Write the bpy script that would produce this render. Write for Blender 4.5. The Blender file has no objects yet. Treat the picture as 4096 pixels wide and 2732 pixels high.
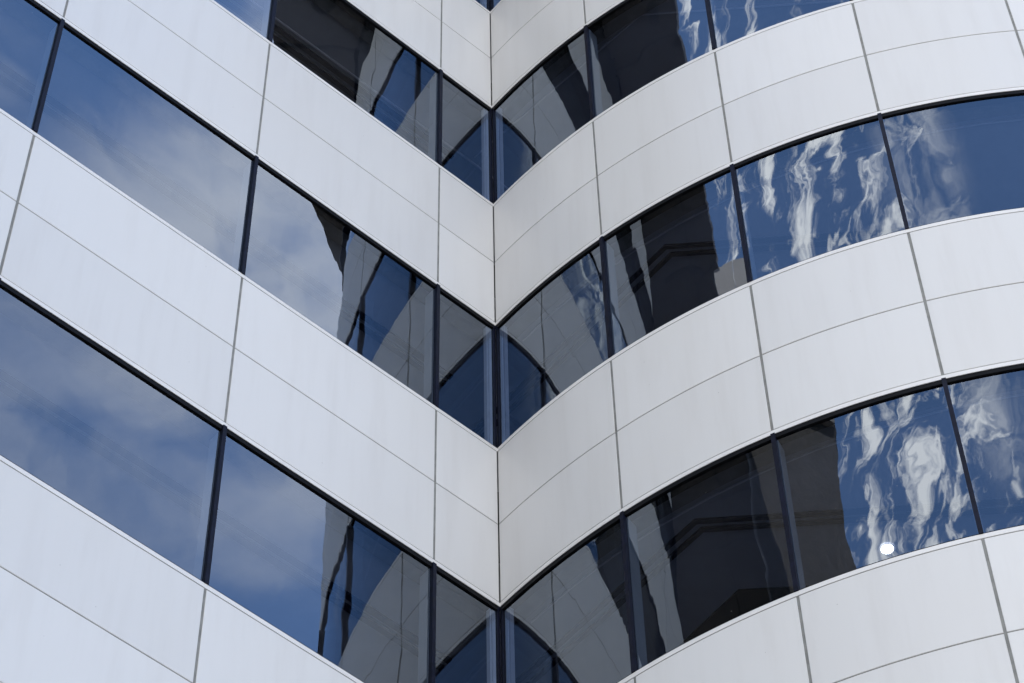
import bpy, bmesh, math, random
from mathutils import Vector, Matrix
random.seed(7)
R_ = math.radians
scene = bpy.context.scene
col = scene.collection

# ------------------------------------------------------------------ camera
EYE = 1.6
PITCH, ROLL = 0.96099, -0.02485
cam_d = bpy.data.cameras.new('camera')
cam = bpy.data.objects.new('camera', cam_d)
col.objects.link(cam)
fw = Vector((0, math.cos(PITCH), math.sin(PITCH)))
up = Vector((0, -math.sin(PITCH), math.cos(PITCH)))
rt = Vector((1, 0, 0))
er = rt * math.cos(ROLL) + up * math.sin(ROLL)
eu = -rt * math.sin(ROLL) + up * math.cos(ROLL)
m = Matrix.Identity(4)
for i in range(3):
    m[i][0], m[i][1], m[i][2] = er[i], eu[i], -fw[i]
m[2][3] = EYE
cam.matrix_world = m
cam_d.sensor_width = 36.0
cam_d.lens = 36.0 * 11095.5 / 4096.0
cam_d.clip_start, cam_d.clip_end = 0.1, 8000
scene.camera = cam

# ------------------------------------------------------------------ sky, clouds and sun
SUN_AZ, SUN_EL = R_(30), R_(54)          # azimuth measured from +Y towards +X: behind the building
world = bpy.data.worlds.new('World')
scene.world = world
world.use_nodes = True
nt = world.node_tree
nt.nodes.clear()
def wn(t, **k):
    n = nt.nodes.new(t)
    for a, b in k.items():
        setattr(n, a, b)
    return n
L = nt.links.new
def wmath(op, a, b=None, c=None, clamp=False):
    n = wn('ShaderNodeMath', operation=op, use_clamp=clamp)
    for i, x in enumerate((a, b, c)):
        if x is None: continue
        if isinstance(x, (int, float)): n.inputs[i].default_value = x
        else: L(x, n.inputs[i])
    return n.outputs[0]
def wrange(x, a, b, c, d):
    n = wn('ShaderNodeMapRange', interpolation_type='SMOOTHSTEP')
    L(x, n.inputs[0])
    for i, v in enumerate((a, b, c, d)):
        n.inputs[i + 1].default_value = v
    return n.outputs[0]
sky = wn('ShaderNodeTexSky', sky_type='NISHITA')
sky.sun_disc = False
sky.sun_elevation = SUN_EL
sky.sun_rotation = SUN_AZ
sky.air_density, sky.dust_density, sky.ozone_density = 1.0, 0.1, 6.0
tc = wn('ShaderNodeTexCoord')
DIR = tc.outputs['Generated']
sep = wn('ShaderNodeSeparateXYZ'); L(DIR, sep.inputs[0])
zc = wmath('MAXIMUM', sep.outputs[2], 0.08)
comb = wn('ShaderNodeCombineXYZ')
L(wmath('DIVIDE', sep.outputs[0], zc), comb.inputs[0])
L(wmath('DIVIDE', sep.outputs[1], zc), comb.inputs[1])
PL = comb.outputs[0]
def wnoise(scale, detail, rough, dist=0.0, off=(0, 0, 0), sc=(1, 1, 1), turn=0.0):
    mp = wn('ShaderNodeMapping')
    mp.inputs['Rotation'].default_value = (0, 0, R_(turn))
    L(PL, mp.inputs[0])
    mp.inputs['Location'].default_value = off
    mp.inputs['Scale'].default_value = sc
    n = wn('ShaderNodeTexNoise')
    L(mp.outputs[0], n.inputs['Vector'])
    n.inputs['Scale'].default_value = scale
    n.inputs['Detail'].default_value = detail
    n.inputs['Roughness'].default_value = rough
    n.inputs['Distortion'].default_value = dist
    return n.outputs[0]
def wdot(az, el):
    n = wn('ShaderNodeVectorMath', operation='DOT_PRODUCT')
    L(DIR, n.inputs[0])
    n.inputs[1].default_value = (math.sin(R_(az)) * math.cos(R_(el)), math.cos(R_(az)) * math.cos(R_(el)), math.sin(R_(el)))
    return n.outputs['Value']
def cosd(d): return math.cos(R_(d))
# broad soft cloud bank (east), small crisp clouds (south west), streaky veil (south), general fair-weather cover elsewhere
soft = wnoise(10.0, 8, 0.55, 0.3, (3.1, 0.4, 0), (1, 0.8, 1))
crisp = wnoise(46.0, 10, 0.62, 0.25, (0.3, 7.7, 0), (0.27, 1.0, 1), -30.0)
veil = wnoise(22.0, 8, 0.62, 0.9, (5.3, 1.7, 0), (0.45, 1, 1), -30.0)
veiled = wrange(wdot(-174, 56.5), cosd(7), cosd(3), 0.0, 1.0)
gen = wnoise(1.6, 7, 0.56, 0.2, (9.0, 2.0, 0))
bank = wrange(wdot(102.0, 57.0), cosd(6.5), cosd(1.0), 0.0, 1.0)
southwest = wrange(wdot(-148, 54), cosd(22), cosd(15), 0.0, 1.0)
clear = wrange(wdot(158, 54), cosd(19), cosd(13), 1.0, 0.0)
thick = wmath('MAXIMUM', wrange(wdot(-157, 50.5), cosd(9.5), cosd(5), 0.0, 0.75), wrange(wdot(-152, 56.8), cosd(4.0), cosd(1.5), 0.0, 1.0))
low_fill = wmath('MULTIPLY', wrange(wdot(-176, 15), cosd(44), cosd(34), 0.0, 1.0), wrange(sep.outputs[2], 0.62, 0.71, 1.0, 0.0))
seen = wrange(wdot(108, 54), cosd(26), cosd(16), 0.0, 1.0)
bank2 = wrange(wdot(106.5, 53.2), cosd(7.0), cosd(2.5), 0.0, 1.0)
d_soft = wrange(wmath('ADD', soft, wmath('MAXIMUM', wmath('MULTIPLY', bank, 0.22), wmath('MULTIPLY', bank2, 0.17))), 0.42, 0.80, 0.0, 1.0)
d_soft = wmath('MULTIPLY', d_soft, wmath('MULTIPLY_ADD', bank, 0.48, 0.54))
d_soft = wmath('MULTIPLY', d_soft, wrange(wmath('ADD', sep.outputs[2], wmath('MULTIPLY', wmath('SUBTRACT', soft, 0.5), 0.10)), 0.757, 0.803, 0.05, 1.0))
d_crisp = wrange(wmath('ADD', crisp, wmath('MULTIPLY', thick, 0.06)), 0.505, 0.70, 0.0, 0.95)
d_veil = wmath('MULTIPLY', wrange(veil, 0.40, 0.72, 0.0, 0.75), veiled)
d_gen = wmath('MAXIMUM', wrange(gen, 0.48, 0.64, 0.0, 1.0), low_fill)
dens = wmath('MAXIMUM', wmath('MULTIPLY', d_soft, seen), wmath('MULTIPLY', wmath('MAXIMUM', d_crisp, d_veil), southwest))
other = wmath('SUBTRACT', 1.0, wmath('MAXIMUM', seen, southwest), clamp=True)
dens = wmath('MAXIMUM', dens, wmath('MULTIPLY', d_gen, other), clamp=True)
dens = wmath('MAXIMUM', wmath('MULTIPLY', dens, clear), low_fill)
dens = wmath('MULTIPLY', dens, wrange(sep.outputs[2], 0.0, 0.15, 0.0, 1.0))
mix = wn('ShaderNodeMix', data_type='RGBA')
L(dens, mix.inputs['Factor'])
L(sky.outputs[0], mix.inputs['A'])
CLOUD = 4.8
cc = wn('ShaderNodeMix', data_type='RGBA')   # thin grey cloud in the east, sunlit white cumulus in the south west
L(southwest, cc.inputs['Factor'])
cc.inputs['A'].default_value = (CLOUD * 0.96, CLOUD * 1.0, CLOUD * 1.14, 1)
cc.inputs['B'].default_value = (CLOUD * 1.75, CLOUD * 1.72, CLOUD * 1.72, 1)
c3 = wn('ShaderNodeMix', data_type='RGBA')
L(other, c3.inputs['Factor']); L(cc.outputs['Result'], c3.inputs['A'])
c3.inputs['B'].default_value = (CLOUD * 0.60, CLOUD * 0.59, CLOUD * 0.58, 1)
c4 = wn('ShaderNodeMix', data_type='RGBA')   # unseen bright cloud bank in the south, added to brighten the inner corner
L(low_fill, c4.inputs['Factor']); L(c3.outputs['Result'], c4.inputs['A'])
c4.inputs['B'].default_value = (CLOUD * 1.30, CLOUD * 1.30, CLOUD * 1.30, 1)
L(c4.outputs['Result'], mix.inputs['B'])
bg = wn('ShaderNodeBackground')
bg.inputs[1].default_value = 0.15
L(mix.outputs['Result'], bg.inputs[0])
wo = wn('ShaderNodeOutputWorld')
L(bg.outputs[0], wo.inputs[0])
world.cycles.sampling_method = 'MANUAL'
world.cycles.sample_map_resolution = 1024

sd = bpy.data.lights.new('sun', 'SUN')
sd.energy, sd.angle, sd.color = 3.2, R_(0.53), (1.0, 0.95, 0.88)
sun = bpy.data.objects.new('sun', sd); col.objects.link(sun)
sdir = Vector((math.sin(SUN_AZ) * math.cos(SUN_EL), math.cos(SUN_AZ) * math.cos(SUN_EL), math.sin(SUN_EL)))
sun.rotation_euler = sdir.to_track_quat('Z', 'Y').to_euler()
sun.location = (0, 0, 60)

scene.view_settings.view_transform = 'Standard'
scene.view_settings.look = 'None'
scene.view_settings.gamma = 1.0
scene.view_settings.exposure = 1.55
scene.cycles.max_bounces = 10
scene.cycles.glossy_bounces = 6
scene.cycles.diffuse_bounces = 4
scene.cycles.transparent_max_bounces = 24
scene.cycles.caustics_reflective = False
scene.cycles.caustics_refractive = False
scene.cycles.use_denoising = True

# ------------------------------------------------------------------ plan of the building
CX, CY = -0.15054, 14.58731                 # the inner corner
AL = 3.87840                                # heading of the flat wall away from the corner
AR = -0.86200
H = 4.0
ZS = 27.2118 + EYE                          # top of the spandrel of level 0
PM, PH = 1.0088, 2.0164
A0, W = 0.6940, 2.1062
RAD, B0, W2 = 6.86056, 1.3633, 1.3793
C0 = Vector((CX, CY))
U = Vector((math.cos(AL), math.sin(AL)))
NL = Vector((-math.sin(AL), math.cos(AL)))
if NL.dot(C0) > 0: NL = -NL
NR = Vector((-math.sin(AR), math.cos(AR)))
CEN = C0 + NR * RAD
def flat(s, n, z):
    p = C0 + U * s + NL * n
    return Vector((p.x, p.y, z))
KINK = 6.2                                    # beyond the frame the flat wing bends back a little
U2 = (U - NL * 0.34).normalized(); N2 = Vector((-U2.y, U2.x))
if N2.dot(NL) < 0: N2 = -N2
MIT = (NL + N2).normalized() / (NL + N2).normalized().dot(NL)
def wall(s, n, z):
    if s < KINK - 1e-4: return flat(s, n, z)
    base = C0 + U * KINK
    p = base + MIT * n if s < KINK + 1e-3 else base + U2 * (s - KINK) + N2 * n
    return Vector((p.x, p.y, z))
def curved(s, n, z):
    th = s / RAD
    c, q = math.cos(th), math.sin(th)
    d = Vector((NR.x * c - NR.y * q, NR.x * q + NR.y * c))
    p = CEN - d * (RAD + n)
    return Vector((p.x, p.y, z))
def sill_z(k): return ZS - k * H            # top edge of spandrel k
def head_z(k): return ZS - k * H - PH       # bottom edge of spandrel k
LIP = 0.050

# ------------------------------------------------------------------ materials
def mat(name):
    mt = bpy.data.materials.new(name); mt.use_nodes = True
    t = mt.node_tree; t.nodes.clear()
    o = t.nodes.new('ShaderNodeOutputMaterial')
    return mt, t, o
def N(t, typ, **k):
    n = t.nodes.new(typ)
    for a, b in k.items(): setattr(n, a, b)
    return n
def noise(t, vec, scale, detail=4, rough=0.5, dist=0.0, sc=None):
    if sc:
        mp = N(t, 'ShaderNodeMapping'); t.links.new(vec, mp.inputs[0]); mp.inputs['Scale'].default_value = sc; vec = mp.outputs[0]
    n = N(t, 'ShaderNodeTexNoise'); t.links.new(vec, n.inputs['Vector'])
    n.inputs['Scale'].default_value = scale; n.inputs['Detail'].default_value = detail
    n.inputs['Roughness'].default_value = rough; n.inputs['Distortion'].default_value = dist
    return n.outputs[0]
def ramp(t, x, a, b, c, d):
    n = N(t, 'ShaderNodeMapRange', interpolation_type='SMOOTHSTEP'); t.links.new(x, n.inputs[0])
    for i, v in enumerate((a, b, c, d)): n.inputs[i + 1].default_value = v
    return n.outputs[0]
def mixc(t, f, a, b):
    n = N(t, 'ShaderNodeMix', data_type='RGBA')
    for key, x in (('Factor', f), ('A', a), ('B', b)):
        if isinstance(x, tuple): n.inputs[key].default_value = (*x, 1)
        elif isinstance(x, float): n.inputs[key].default_value = x
        else: t.links.new(x, n.inputs[key])
    return n.outputs['Result']
def plain(name, c, rough=0.5, metal=0.0, var=0.0, scale=6.0, bump=0.0, spec=0.5):
    mt, t, o = mat(name)
    b = N(t, 'ShaderNodeBsdfPrincipled')
    b.inputs['Roughness'].default_value = rough; b.inputs['Metallic'].default_value = metal
    b.inputs['Specular IOR Level'].default_value = spec
    g = N(t, 'ShaderNodeTexCoord').outputs['Object']
    nz = noise(t, g, scale, 5, 0.55)
    c2 = tuple(max(0, x * (1 - var)) for x in c)
    t.links.new(mixc(t, ramp(t, nz, 0.35, 0.65, 0.0, 1.0), c, c2), b.inputs['Base Color'])
    if bump:
        bp = N(t, 'ShaderNodeBump'); bp.inputs['Distance'].default_value = bump
        t.links.new(nz, bp.inputs['Height']); t.links.new(bp.outputs[0], b.inputs['Normal'])
    t.links.new(b.outputs[0], o.inputs[0])
    return mt
def panel_material():
    mt, t, o = mat('white_coated_aluminium')
    b = N(t, 'ShaderNodeBsdfPrincipled')
    g = N(t, 'ShaderNodeTexCoord').outputs['Object']
    oi = N(t, 'ShaderNodeObjectInfo')
    # soft vertical weather streaks, faint blotches, tiny dark specks, each panel a touch different
    streak = noise(t, g, 2.2, 6, 0.6, 0.0, (3.0, 3.0, 0.25))
    blot = noise(t, g, 0.9, 3, 0.5)
    base = mixc(t, ramp(t, streak, 0.42, 0.75, 0.0, 1.0), (0.570, 0.562, 0.556), (0.543, 0.532, 0.523))
    base = mixc(t, ramp(t, blot, 0.4, 0.75, 0.0, 0.6), base, (0.565, 0.553, 0.542))
    hs = N(t, 'ShaderNodeHueSaturation'); t.links.new(base, hs.inputs['Color'])
    t.links.new(ramp(t, oi.outputs['Random'], 0.0, 1.0, 0.955, 1.02), hs.inputs['Value'])
    vo = N(t, 'ShaderNodeTexVoronoi'); vo.inputs['Scale'].default_value = 3.6
    mp = N(t, 'ShaderNodeMapping'); t.links.new(g, mp.inputs[0]); mp.inputs['Scale'].default_value = (1.5, 1.5, 0.8)
    t.links.new(mp.outputs[0], vo.inputs['Vector'])
    sp = ramp(t, vo.outputs['Distance'], 0.012, 0.020, 0.75, 0.0)
    c = mixc(t, sp, hs.outputs[0], (0.22, 0.21, 0.21))
    t.links.new(c, b.inputs['Base Color'])
    b.inputs['Roughness'].default_value = 0.34
    b.inputs['Specular IOR Level'].default_value = 0.35
    bp = N(t, 'ShaderNodeBump'); bp.inputs['Distance'].default_value = 0.0035
    t.links.new(noise(t, g, 0.8, 2, 0.4), bp.inputs['Height']); t.links.new(bp.outputs[0], b.inputs['Normal'])
    t.links.new(b.outputs[0], o.inputs[0])
    return mt
def glass_material(name, wave, fine, f0=0.155, tint=(0.34, 0.38, 0.47), gl=(0.85, 0.93, 1.0)):
    mt, t, o = mat(name)
    g = N(t, 'ShaderNodeTexCoord').outputs['Object']
    oi = N(t, 'ShaderNodeObjectInfo')
    sh = N(t, 'ShaderNodeVectorMath', operation='ADD'); t.links.new(g, sh.inputs[0])
    sc = N(t, 'ShaderNodeVectorMath', operation='SCALE'); sc.inputs[0].default_value = (3.7, 9.1, 5.3); t.links.new(oi.outputs['Random'], sc.inputs['Scale'])
    t.links.new(sc.outputs[0], sh.inputs[1])
    v = sh.outputs[0]
    n1 = noise(t, v, 1.3, 1, 0.4, 0.3, (1, 1, 0.75))
    n2 = noise(t, v, 4.0, 2, 0.45, 0.6, (1, 1, 0.35))
    a = N(t, 'ShaderNodeMath', operation='MULTIPLY'); t.links.new(n1, a.inputs[0]); a.inputs[1].default_value = wave
    b2 = N(t, 'ShaderNodeMath', operation='MULTIPLY_ADD'); t.links.new(n2, b2.inputs[0]); b2.inputs[1].default_value = fine; t.links.new(a.outputs[0], b2.inputs[2])
    bp = N(t, 'ShaderNodeBump'); bp.inputs['Distance'].default_value = 1.0
    t.links.new(b2.outputs[0], bp.inputs['Height'])
    gls = N(t, 'ShaderNodeBsdfGlossy'); gls.inputs['Roughness'].default_value = 0.0
    gls.inputs['Color'].default_value = (*gl, 1)
    t.links.new(bp.outputs[0], gls.inputs['Normal'])
    tr = N(t, 'ShaderNodeBsdfTransparent'); tr.inputs['Color'].default_value = (*tint, 1)
    ge = N(t, 'ShaderNodeNewGeometry')
    dt = N(t, 'ShaderNodeVectorMath', operation='DOT_PRODUCT')
    t.links.new(ge.outputs['Incoming'], dt.inputs[0]); t.links.new(ge.outputs['Normal'], dt.inputs[1])
    ab = N(t, 'ShaderNodeMath', operation='ABSOLUTE'); t.links.new(dt.outputs['Value'], ab.inputs[0])
    s1 = N(t, 'ShaderNodeMath', operation='SUBTRACT', use_clamp=True); s1.inputs[0].default_value = 1.0; t.links.new(ab.outputs[0], s1.inputs[1])
    pw = N(t, 'ShaderNodeMath', operation='POWER'); t.links.new(s1.outputs[0], pw.inputs[0]); pw.inputs[1].default_value = 5.0
    fr = N(t, 'ShaderNodeMath', operation='MULTIPLY_ADD', use_clamp=True); t.links.new(pw.outputs[0], fr.inputs[0]); fr.inputs[1].default_value = 1 - f0; fr.inputs[2].default_value = f0
    # dust specks on the outside of the glass
    vo = N(t, 'ShaderNodeTexVoronoi'); vo.inputs['Scale'].default_value = 5.0
    t.links.new(g, vo.inputs['Vector'])
    sp = ramp(t, vo.outputs['Distance'], 0.010, 0.024, 0.5, 0.0)
    df = N(t, 'ShaderNodeBsdfDiffuse'); df.inputs['Color'].default_value = (0.35, 0.34, 0.32, 1)
    mx = N(t, 'ShaderNodeMixShader'); t.links.new(fr.outputs[0], mx.inputs[0]); t.links.new(tr.outputs[0], mx.inputs[1]); t.links.new(gls.outputs[0], mx.inputs[2])
    m2 = N(t, 'ShaderNodeMixShader'); t.links.new(sp, m2.inputs[0]); t.links.new(mx.outputs[0], m2.inputs[1]); t.links.new(df.outputs[0], m2.inputs[2])
    t.links.new(m2.outputs[0], o.inputs[0])
    return mt
M = {}
M['panel'] = panel_material()
M['glass_flat'] = glass_material('flat_tinted_glass', 0.0022, 0.0003, tint=(0.42, 0.46, 0.54))
M['glass_curved'] = glass_material('curved_tinted_glass', 0.0058, 0.0011)
M['seal'] = plain('grey_sealant', (0.20, 0.20, 0.19), 0.8, var=0.25, scale=9)
M['lip'] = plain('white_edge_trim', (0.62, 0.605, 0.595), 0.4, var=0.05, scale=4)
M['gasket'] = plain('black_gasket', (0.003, 0.003, 0.004), 0.6, var=0.3, spec=0.1)
M['mullion'] = plain('navy_mullion', (0.003, 0.004, 0.014), 0.5, var=0.5, scale=14, spec=0.12)
M['fin'] = plain('pale_blue_grey_aluminium', (0.36, 0.40, 0.42), 0.5, var=0.05)
M['corner_fin'] = plain('pale_corner_aluminium', (0.80, 0.84, 0.88), 0.5, var=0.05)
M['soffit'] = plain('dark_brown_soffit', (0.034, 0.028, 0.025), 0.6, var=0.12, scale=3)
M['black'] = plain('black_recess', (0.004, 0.004, 0.004), 0.8)
M['ceiling'] = plain('grey_ceiling_board', (0.40, 0.41, 0.43), 0.9, var=0.05)
M['interior'] = plain('dark_interior', (0.03, 0.03, 0.035), 0.9, var=0.2)
M['track'] = plain('dark_ceiling_track', (0.01, 0.012, 0.03), 0.6)
M['rail'] = plain('pale_blind_rail', (0.7, 0.7, 0.72), 0.5)
M['roof'] = plain('roof_membrane', (0.35, 0.35, 0.34), 0.9, var=0.2)
M['stone'] = plain('rough_brown_stone', (0.042, 0.036, 0.031), 0.9, var=0.35, scale=5.0, bump=0.03)
M['trim'] = plain('weathered_trim', (0.13, 0.12, 0.115), 0.8)
M['concrete'] = plain('pale_grey_concrete', (0.30, 0.27, 0.25), 0.8, var=0.12, scale=2)
M['paving'] = plain('pale_paving', (0.46, 0.44, 0.41), 0.85, var=0.25, scale=0.8)
def lamp_mat():
    mt, t, o = mat('lit_lamp_face')
    e = N(t, 'ShaderNodeEmission'); e.inputs[0].default_value = (1, 0.98, 0.94, 1); e.inputs[1].default_value = 5.0
    t.links.new(e.outputs[0], o.inputs[0]); return mt
M['lamp'] = lamp_mat()

# ------------------------------------------------------------------ helpers
def link(name, bm, m, parent=None, smooth=False):
    me = bpy.data.meshes.new(name)
    bmesh.ops.recalc_face_normals(bm, faces=bm.faces[:]) if not smooth == 'keep' else None
    bm.to_mesh(me); bm.free()
    me.materials.append(m)
    if smooth:
        for p in me.polygons: p.use_smooth = True
        if smooth != 'keep':
            me.set_sharp_from_angle(angle=R_(25))
    o = bpy.data.objects.new(name, me); col.objects.link(o)
    if parent is not None: o.parent = parent
    return o
def pbox(bm, f, s0, s1, n0, n1, z0, z1, seg=1):
    """a box in wall coordinates: s along the wall, n outwards, z up; follows the curve"""
    rings = []
    for i in range(seg + 1):
        s = s0 + (s1 - s0) * i / seg
        rings.append([bm.verts.new(f(s, n, z)) for n, z in ((n0, z0), (n1, z0), (n1, z1), (n0, z1))])
    for a, b in zip(rings, rings[1:]):
        for i in range(4):
            j = (i + 1) % 4
            bm.faces.new((a[i], b[i], b[j], a[j]))
    bm.faces.new(rings[0]); bm.faces.new(rings[-1][::-1])
def slab(bm, pts, z0, z1):
    lo = [bm.verts.new((x, y, z0)) for x, y in pts]; hi = [bm.verts.new((x, y, z1)) for x, y in pts]
    bm.faces.new(lo); bm.faces.new(hi)
    n = len(pts)
    for i in range(n): bm.faces.new((lo[i], lo[(i + 1) % n], hi[(i + 1) % n], hi[i]))
def strip(bm, pts, w, z0, z1):
    """thin bar along a polyline in plan"""
    P = [Vector(p) for p in pts]; L_, R2 = [], []
    for i, p in enumerate(P):
        d = ((P[min(i + 1, len(P) - 1)] - P[i]).normalized() + (P[i] - P[max(i - 1, 0)]).normalized()) if 0 < i < len(P) - 1 else (P[min(i + 1, len(P) - 1)] - P[max(i - 1, 0)])
        d.normalize(); n = Vector((-d.y, d.x)) * w / 2
        L_.append(p + n); R2.append(p - n)
    rings = [[bm.verts.new((q.x, q.y, z)) for q, z in ((a, z0), (b, z0), (b, z1), (a, z1))] for a, b in zip(L_, R2)]
    for a, b in zip(rings, rings[1:]):
        for i in range(4): bm.faces.new((a[i], b[i], b[(i + 1) % 4], a[(i + 1) % 4]))
    bm.faces.new(rings[0]); bm.faces.new(rings[-1][::-1])
def thing(name, label, cat, loc=(0, 0, 0), group=None):
    o = bpy.data.objects.new(name, None); col.objects.link(o); o.location = loc
    o['label'] = label; o['category'] = cat
    if group: o['group'] = group
    return o

# ------------------------------------------------------------------ ground
bm = bmesh.new()
n = 10
vs = [[bm.verts.new((-1500 + 3000 * i / n, -1500 + 3000 * j / n, 0)) for j in range(n + 1)] for i in range(n + 1)]
for i in range(n):
    for j in range(n): bm.faces.new((vs[i][j], vs[i + 1][j], vs[i + 1][j + 1], vs[i][j + 1]))
g = link('ground', bm, M['paving']); g['kind'] = 'structure'

# ------------------------------------------------------------------ the office building
bld = thing('office_building', 'white panelled office building whose flat wing meets a round wing at an inward corner', 'office building')
S_END = 16.73                                 # the flat wing ends here
ARC_END = B0 + 12 * W2
WING = {
    'flat': dict(f=wall, joints=[A0 + j * W for j in range(3)] + [KINK] + [KINK + (j + 1) * W for j in range(5)], seg=lambda a, b: 1, glass='glass_flat', arc=False),
    'round': dict(f=curved, joints=[B0 + j * W2 for j in range(13)], seg=lambda a, b: max(2, int((b - a) / 0.06)), glass='glass_curved', arc=True),
}
G = 0.011                                    # half a joint
# what the frame shows of each wing, as bay numbers (bay 0 is next to the corner)
SHOWN = {'flat': {-1: (), 0: (0, 1), 1: (0, 1, 2), 2: (0, 1, 2, 3), 3: (0, 1, 2, 3)},
         'round': {-1: (), 0: (0, 1, 2, 3), 1: (0, 1, 2, 3, 4), 2: (0, 1, 2, 3, 4), 3: (0, 1, 2, 3)}}
LEVELS = range(-1, 7)
def panel_box(bm, w, a, b, z0, z1):
    f = WING[w]['f']; seg = WING[w]['seg'](a, b)
    pbox(bm, f, a + G, b - G, -0.035, 0.0, z0, z1, seg)
def bays(w):
    js = [0.0 - (G - 0.007)] + WING[w]['joints']
    return [(js[i], js[i + 1]) for i in range(len(js) - 1)]
def bevel_panel(o):
    md = o.modifiers.new('bevel', 'BEVEL'); md.width = 0.003; md.segments = 1; md.limit_method = 'ANGLE'; md.angle_limit = R_(50)

for w in ('flat', 'round'):
    D = WING[w]; f = D['f']; seg = D['seg']; end = D['joints'][-1]
    rest = bmesh.new(); rest_trim = bmesh.new(); rest_glass = bmesh.new(); rest_frame = bmesh.new()
    for k in LEVELS:
        zt, zm, zb = sill_z(k), sill_z(k) - PM, head_z(k)
        # sealant-grey wall behind the panels of this level
        bm = bmesh.new(); pbox(bm, f, 0.0, end, -0.25, -0.005, zb - LIP + 0.004, zt + LIP - 0.004, seg(0, end) * 1)
        if w == 'flat':
            bm.free(); bm = bmesh.new()
            for a_, b_ in ((0.0, KINK), (KINK, end)): pbox(bm, f, a_, b_, -0.25, -0.005, zb - LIP + 0.004, zt + LIP - 0.004, 1)
            bmesh.ops.remove_doubles(bm, verts=bm.verts[:], dist=0.0005)
        link('backing_wall', bm, M['seal'], bld, D['arc'])
        # folded white lips above and below
        bj = bays(w)
        inframe = SHOWN[w].get(k, ())
        last = bj[max(inframe)][1] if inframe else 0.0
        for z0_, z1_ in ((zt + 0.005, zt + LIP), (zb - LIP, zb - 0.005)):
            if inframe:
                bm = bmesh.new(); pbox(bm, f, 0.0, last, -0.030, 0.0, z0_, z1_, seg(0, last))
                link('edge_trim', bm, M['lip'], bld, D['arc'])
            for a, b in bj:
                if a >= last - 0.01: pbox(rest_trim, f, max(a, 0.0), b, -0.030, 0.0, z0_, z1_, seg(a, b))
        for i, (a, b) in enumerate(bj):
            shown = i in SHOWN[w].get(k, ())
            for z0, z1 in ((zm + 0.006, zt - 0.004), (zb + 0.004, zm - 0.006)):
                if shown:
                    bm = bmesh.new(); panel_box(bm, w, a, b, z0, z1)
                    o = link('cladding_panel', bm, M['panel'], bld, D['arc']); bevel_panel(o)
                else:
                    panel_box(rest, w, a, b, z0, z1)
            # window above this spandrel (between it and spandrel k-1)
            w0, w1 = zt + LIP, head_z(k - 1) - LIP
            fb = bmesh.new() if (i in SHOWN[w].get(k, ()) or i in SHOWN[w].get(k - 1, ())) else rest_frame
            pbox(fb, f, a, b, -0.090, -0.005, w1 - 0.050, w1, seg(a, b))
            sb = rest_frame if fb is rest_frame else bmesh.new()
            pbox(sb, f, a, b, -0.090, -0.010, w0 + 0.001, w0 + 0.020, seg(a, b))
            def pane(bmx):
                nseg = 1 if w == 'flat' else 96
                sa = a + (0.014 if a < 0.1 else 0.0)
                cols = [(bmx.verts.new(f(sa + (b - sa) * q / nseg, -0.020, w0 + 0.018)), bmx.verts.new(f(sa + (b - sa) * q / nseg, -0.020, w1 - 0.048))) for q in range(nseg + 1)]
                for c0, c1 in zip(cols, cols[1:]):
                    bmx.faces.new((c0[0], c1[0], c1[1], c0[1]) if w == 'round' else (c0[0], c0[1], c1[1], c1[0]))
            def post(bmx):
                if a < 0.1:
                    pbox(bmx, f, 0.0, 0.020, -0.060, -0.004, w0 + 0.001, w1 - 0.001, 1)
                else:
                    pbox(bmx, f, a - 0.018, a + 0.018, -0.030, 0.010, w0 + 0.001, w1 - 0.001, 1)
            def fin(bmx):
                if a < 0.1:
                    pbox(bmx, f, 0.024, 0.060, -0.075, -0.030, w0 + 0.021, w1 - 0.051, 1)
                    pbox(bmx, f, 0.066, 0.082, -0.075, -0.034, w0 + 0.021, w1 - 0.051, 1)
                else:
                    pbox(bmx, f, a - 0.024, a + 0.024, -0.150, -0.031, w0 + 0.021, w1 - 0.051, 1)
            if fb is rest_frame:
                pane(rest_glass); post(rest_frame)
            else:
                win = link('window', fb, M['gasket'], bld, D['arc'])
                link('sill', sb, M['gasket'], win, D['arc'])
                bm = bmesh.new(); pane(bm); link('glass_pane', bm, M[D['glass']], win, 'keep')
                bm = bmesh.new(); post(bm); link('mullion', bm, M['mullion'], win)
                bm = bmesh.new(); fin(bm); link('mullion_fin', bm, M['corner_fin' if a < 0.1 else 'fin'], win)
    for nm, b_, mm, sm in (('cladding', rest, M['panel'], D['arc']), ('edge_trim', rest_trim, M['lip'], D['arc']), ('glazing', rest_glass, M[D['glass']], 'keep'), ('window_frame', rest_frame, M['gasket'], D['arc'])):
        link(nm, b_, mm, bld, sm)['kind'] = 'stuff'

# floor slabs with ceilings, tracks and rails; back walls and roof
def rect(s0, s1, n0, n1):
    return [tuple(flat(s, n, 0).xy) for s, n in ((s0, n0), (s1, n0), (s1, n1), (s0, n1))]
def wing_plan(n_out, n_in, s0=-6.0):
    return [tuple(flat(s0, n_out, 0).xy), tuple(wall(KINK + 1e-4, n_out, 0).xy), tuple(wall(S_END - 0.3, n_out, 0).xy), tuple(wall(S_END - 0.3, n_in, 0).xy), tuple(flat(s0, n_in, 0).xy)]
def disc(r, cnt=128):
    return [(CEN.x + r * math.cos(2 * math.pi * i / cnt), CEN.y + r * math.sin(2 * math.pi * i / cnt)) for i in range(cnt)]
OCT = [(-0.45, 15.93), (1.42, 13.80), (6.4, 13.55), (10.0, 17.0), (10.2, 21.0)]
RAIL = [(-0.35, 15.21), (1.406, 13.56), (6.5, 13.30), (10.3, 16.9)]
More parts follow.
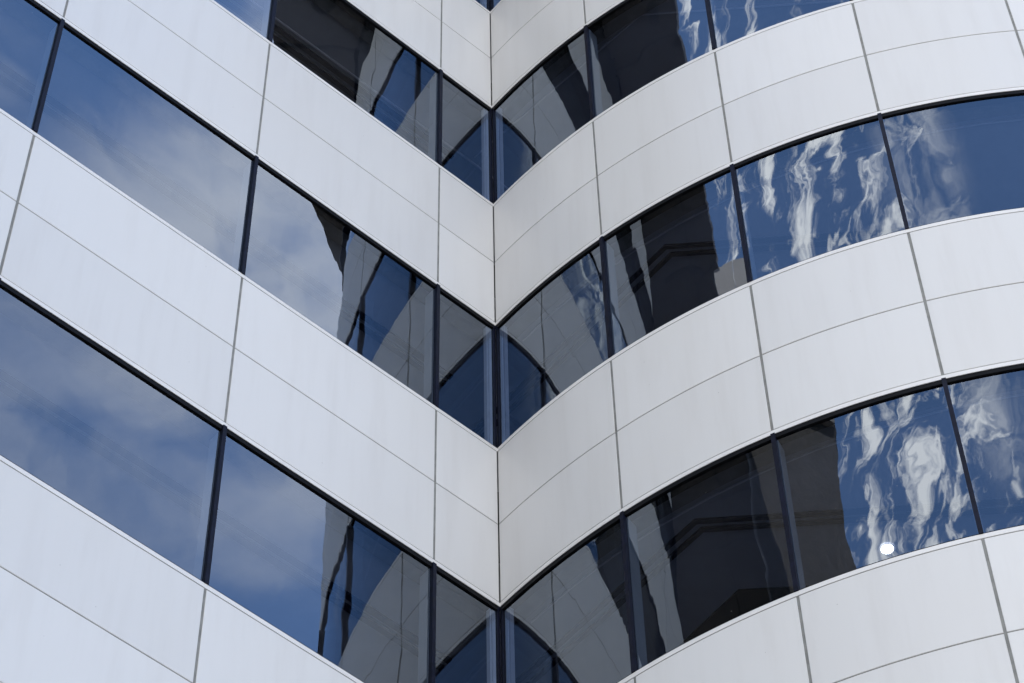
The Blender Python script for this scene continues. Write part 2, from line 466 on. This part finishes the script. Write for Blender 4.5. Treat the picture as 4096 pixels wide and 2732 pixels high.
for k in range(-2, 7):
    z = head_z(k) + 0.02
    bm = bmesh.new()
    slab(bm, wing_plan(-0.26, -9), z, z + 0.9)
    link('ceiling', bm, M['ceiling'], bld); bm = bmesh.new()
    slab(bm, disc(RAD - 0.26), z - 0.003, z + 0.903)
    link('ceiling', bm, M['ceiling'], bld)
    for off in (0.0, 0.10):
        bm = bmesh.new()
        strip(bm, [tuple(flat(s, -0.745 - off, 0).xy) for s in (-0.10, KINK - 0.1)], 0.052, z - 0.030, z - 0.001)
        link('ceiling_track', bm, M['track'], bld); bm = bmesh.new()
        if k <= 0: bm.free(); continue
        mv = Vector((0.55, 0.83)) * off
        strip(bm, [(x + mv.x, y + mv.y) for x, y in OCT[:4]], 0.042, z - 0.032, z - 0.004)
        link('ceiling_track', bm, M['track'], bld)
    bm = bmesh.new()
    if k <= 0:
        strip(bm, [tuple(flat(s, -0.66, 0).xy) for s in (-0.9, KINK - 0.1)], 0.016, z - 0.030, z - 0.013)
        link('blind_rail', bm, M['rail'], bld); bm = bmesh.new()
        strip(bm, RAIL, 0.014, z - 0.030, z - 0.015)
    else:
        strip(bm, [tuple(flat(s, -0.24, 0).xy) for s in (-0.2, KINK - 0.1)], 0.016, z - 0.030, z - 0.013)
        link('blind_rail', bm, M['rail'], bld); bm = bmesh.new()
        strip(bm, [tuple(curved(s, -0.33, 0).xy) for s in [q * 0.5 for q in range(28)]], 0.012, z - 0.030, z - 0.015)
    link('blind_rail', bm, M['rail'], bld)
    bm = bmesh.new()
    slab(bm, wing_plan(-1.5, -8.8, -5.5), z - 0.020, z - 0.0045)
    link('bulkhead', bm, M['black'], bld); bm = bmesh.new()
    slab(bm, [(0.62, 15.95), (1.78, 14.52), (6.3, 14.35), (9.6, 17.3), (9.6, 22), (5, 24), (0.2, 20)], z - 0.024, z - 0.0055)
    link('bulkhead', bm, M['black'], bld)
bm = bmesh.new()
pbox(bm, flat, -6, KINK, -9.3, -9.02, 0, head_z(-2), 1); link('rear_wall', bm, M['interior'], bld); bm = bmesh.new(); pbox(bm, wall, KINK + 0.01, S_END, -9.3, -9.02, 0, head_z(-2), 1)
link('rear_wall', bm, M['interior'], bld); bm = bmesh.new()
pbox(bm, wall, S_END - 0.25, S_END, -9.0, -0.27, 0, head_z(-2), 1)
link('rear_wall', bm, M['interior'], bld); bm = bmesh.new()
pbox(bm, curved, ARC_END, ARC_END + 5, -0.3, 0.0, 0, head_z(-2), 60)
p1, p2 = curved(ARC_END + 5, -0.3, 0).xy, flat(-6, -9, 0).xy
link('rear_wall', bm, M['interior'], bld); bm = bmesh.new()
strip(bm, [tuple(p1), tuple(p2)], 0.3, 0, head_z(-2))
link('rear_wall', bm, M['interior'], bld)
bm = bmesh.new()
pbox(bm, flat, -5, 10.0, -5.2, -5.0, 0, head_z(-2), 1)
link('partition', bm, M['interior'], bld); bm = bmesh.new()
slab(bm, disc(2.2, 24), 0, head_z(-2))
link('partition', bm, M['interior'], bld)

# oversailing roof with its dark soffit
ZR = head_z(-2) - 0.010
edge = []
OV = [(-0.35, 1.30), (0.0, 1.25), (0.25, 1.35), (0.5, 1.25), (0.75, 1.00), (1.0, 0.75), (2.0, 0.75), (4.0, 0.8)]
def over(th):
    for (a, x), (b, y) in zip(OV, OV[1:]):
        if th <= b: return x + (y - x) * max(0, (th - a)) / (b - a)
    return OV[-1][1]
rim = []
for q in range(0, 121):
    s = -0.5 + q * 0.18
    rim.append(tuple(curved(s, over(s / RAD), 0).xy))

bm = bmesh.new()
slab(bm, rim + [tuple(flat(-6, -9.3, 0).xy), tuple(flat(-1, -3, 0).xy)], ZR + 0.003, ZR + 2.0)
roof = link('roof_overhang', bm, M['soffit'], bld); bm = bmesh.new()
slab(bm, rect(0.9, S_END + 0.4, -9.3, 2.05), ZR, ZR + 2.003)
link('roof_slab', bm, M['soffit'], roof); bm = bmesh.new()
slab(bm, rect(-1.2, 0.9, -9.3, 0.9), ZR + 0.0015, ZR + 2.0015)
link('roof_slab', bm, M['soffit'], roof)
for s in (4.87, 7.78, 8.42, 12.72, 13.88):
    bm = bmesh.new()
    strip(bm, [tuple(flat(s, 0.02, 0).xy), tuple(flat(s, 2.04, 0).xy)], 0.055, ZR - 0.006, ZR - 0.001)
    link('soffit_joint', bm, M['black'], roof)
bm = bmesh.new()
strip(bm, [tuple(flat(s, 1.22, 0).xy) for s in (6.2, 9.6)], 0.055, ZR - 0.008, ZR - 0.002)
link('soffit_joint', bm, M['black'], roof); bm = bmesh.new()
strip(bm, [tuple(flat(s, 0.62, 0).xy) for s in (9.6, 15.2)], 0.055, ZR - 0.008, ZR - 0.002)
link('soffit_joint', bm, M['black'], roof); bm = bmesh.new()
strip(bm, [tuple(flat(-0.19, 4.62, 0).xy), tuple(flat(-1.25, 3.85, 0).xy)], 0.055, ZR - 0.006, ZR + 0.002)
link('soffit_joint', bm, M['black'], roof)

# ------------------------------------------------------------------ stone stair tower at the end of the flat wing (seen mirrored in the glass)
tw = thing('stone_tower', 'dark brown rough stone tower mirrored in the lowest round window band', 'tower', tuple(flat(14.5, 4, 0)))
def sub(o, par):
    o.parent = par; o.matrix_parent_inverse = Matrix.Translation(par.location).inverted(); return o
ZT = 33.2 + EYE + 1.2
bm = bmesh.new(); pbox(bm, flat, 12.35, 17.6, 2.12, 6.15, 0, ZT, 1); sub(link('wall', bm, M['stone']), tw)
bm = bmesh.new(); pbox(bm, flat, 12.29, 12.41, 2.07, 2.18, 0, ZT, 1)
sub(link('corner_trim', bm, M['trim']), tw)
bm = bmesh.new(); pbox(bm, flat, 12.25, 17.7, 2.02, 6.25, ZT, ZT + 0.25, 1)
sub(link('parapet', bm, M['trim']), tw)
bm = bmesh.new(); pbox(bm, flat, 12.30, 12.42, 1.75, 2.62, 39.5, 40.45, 1)
sub(link('rooftop_screen', bm, M['concrete']), tw)
bm = bmesh.new(); pbox(bm, flat, 12.30, 12.42, 2.64, 3.55, 39.5, 40.45, 1)
sub(link('rooftop_screen', bm, M['concrete']), tw)
bm = bmesh.new(); pbox(bm, flat, 12.43, 12.55, 3.36, 3.46, ZT + 0.25, 40.3, 1)
sub(link('post', bm, M['trim']), tw)

# ------------------------------------------------------------------ lights
def can(loc, r, lit, label, name, grp=None, depth=0.05, rim_m='soffit'):
    t = thing(name, label, 'light', loc, grp)
    bm = bmesh.new()
    cnt = 40
    ring = []
    for rr, zz in ((r, 0), (r * 1.10, 0), (r * 1.12, 0.006), (r * 1.0, 0.010)):
        ring.append([bm.verts.new((rr * math.cos(2 * math.pi * i / cnt), rr * math.sin(2 * math.pi * i / cnt), zz - 0.012)) for i in range(cnt)])
    for j in range(4):
        for i in range(cnt):
            bm.faces.new((ring[j][i], ring[j][(i + 1) % cnt], ring[(j + 1) % 4][(i + 1) % cnt], ring[(j + 1) % 4][i]))
    link('trim_ring', bm, M[rim_m], t, True)
    bm = bmesh.new()
    bmesh.ops.create_cone(bm, cap_ends=True, segments=cnt, radius1=r * 0.995, radius2=r * 0.98, depth=0.008, matrix=Matrix.Translation((0, 0, -0.006)))
    link('lens' if lit else 'reflector', bm, M['lamp'] if lit else M['black'], t)
    return t
can((2.96, 14.13, head_z(2) + 0.012), 0.052, True, 'small lit round ceiling light behind the lowest round window band', 'ceiling_light', rim_m='fin')
p = flat(4.27, 1.40, ZR - 0.0); can(tuple(p), 0.17, False, 'dark round downlight mirrored in the top round window band', 'soffit_downlight', 'downlights in the roof soffit')
p = flat(-0.31, 3.66, ZR - 0.0); can(tuple(p), 0.17, False, 'dark round downlight mirrored in the top flat window band', 'soffit_downlight', 'downlights in the roof soffit')
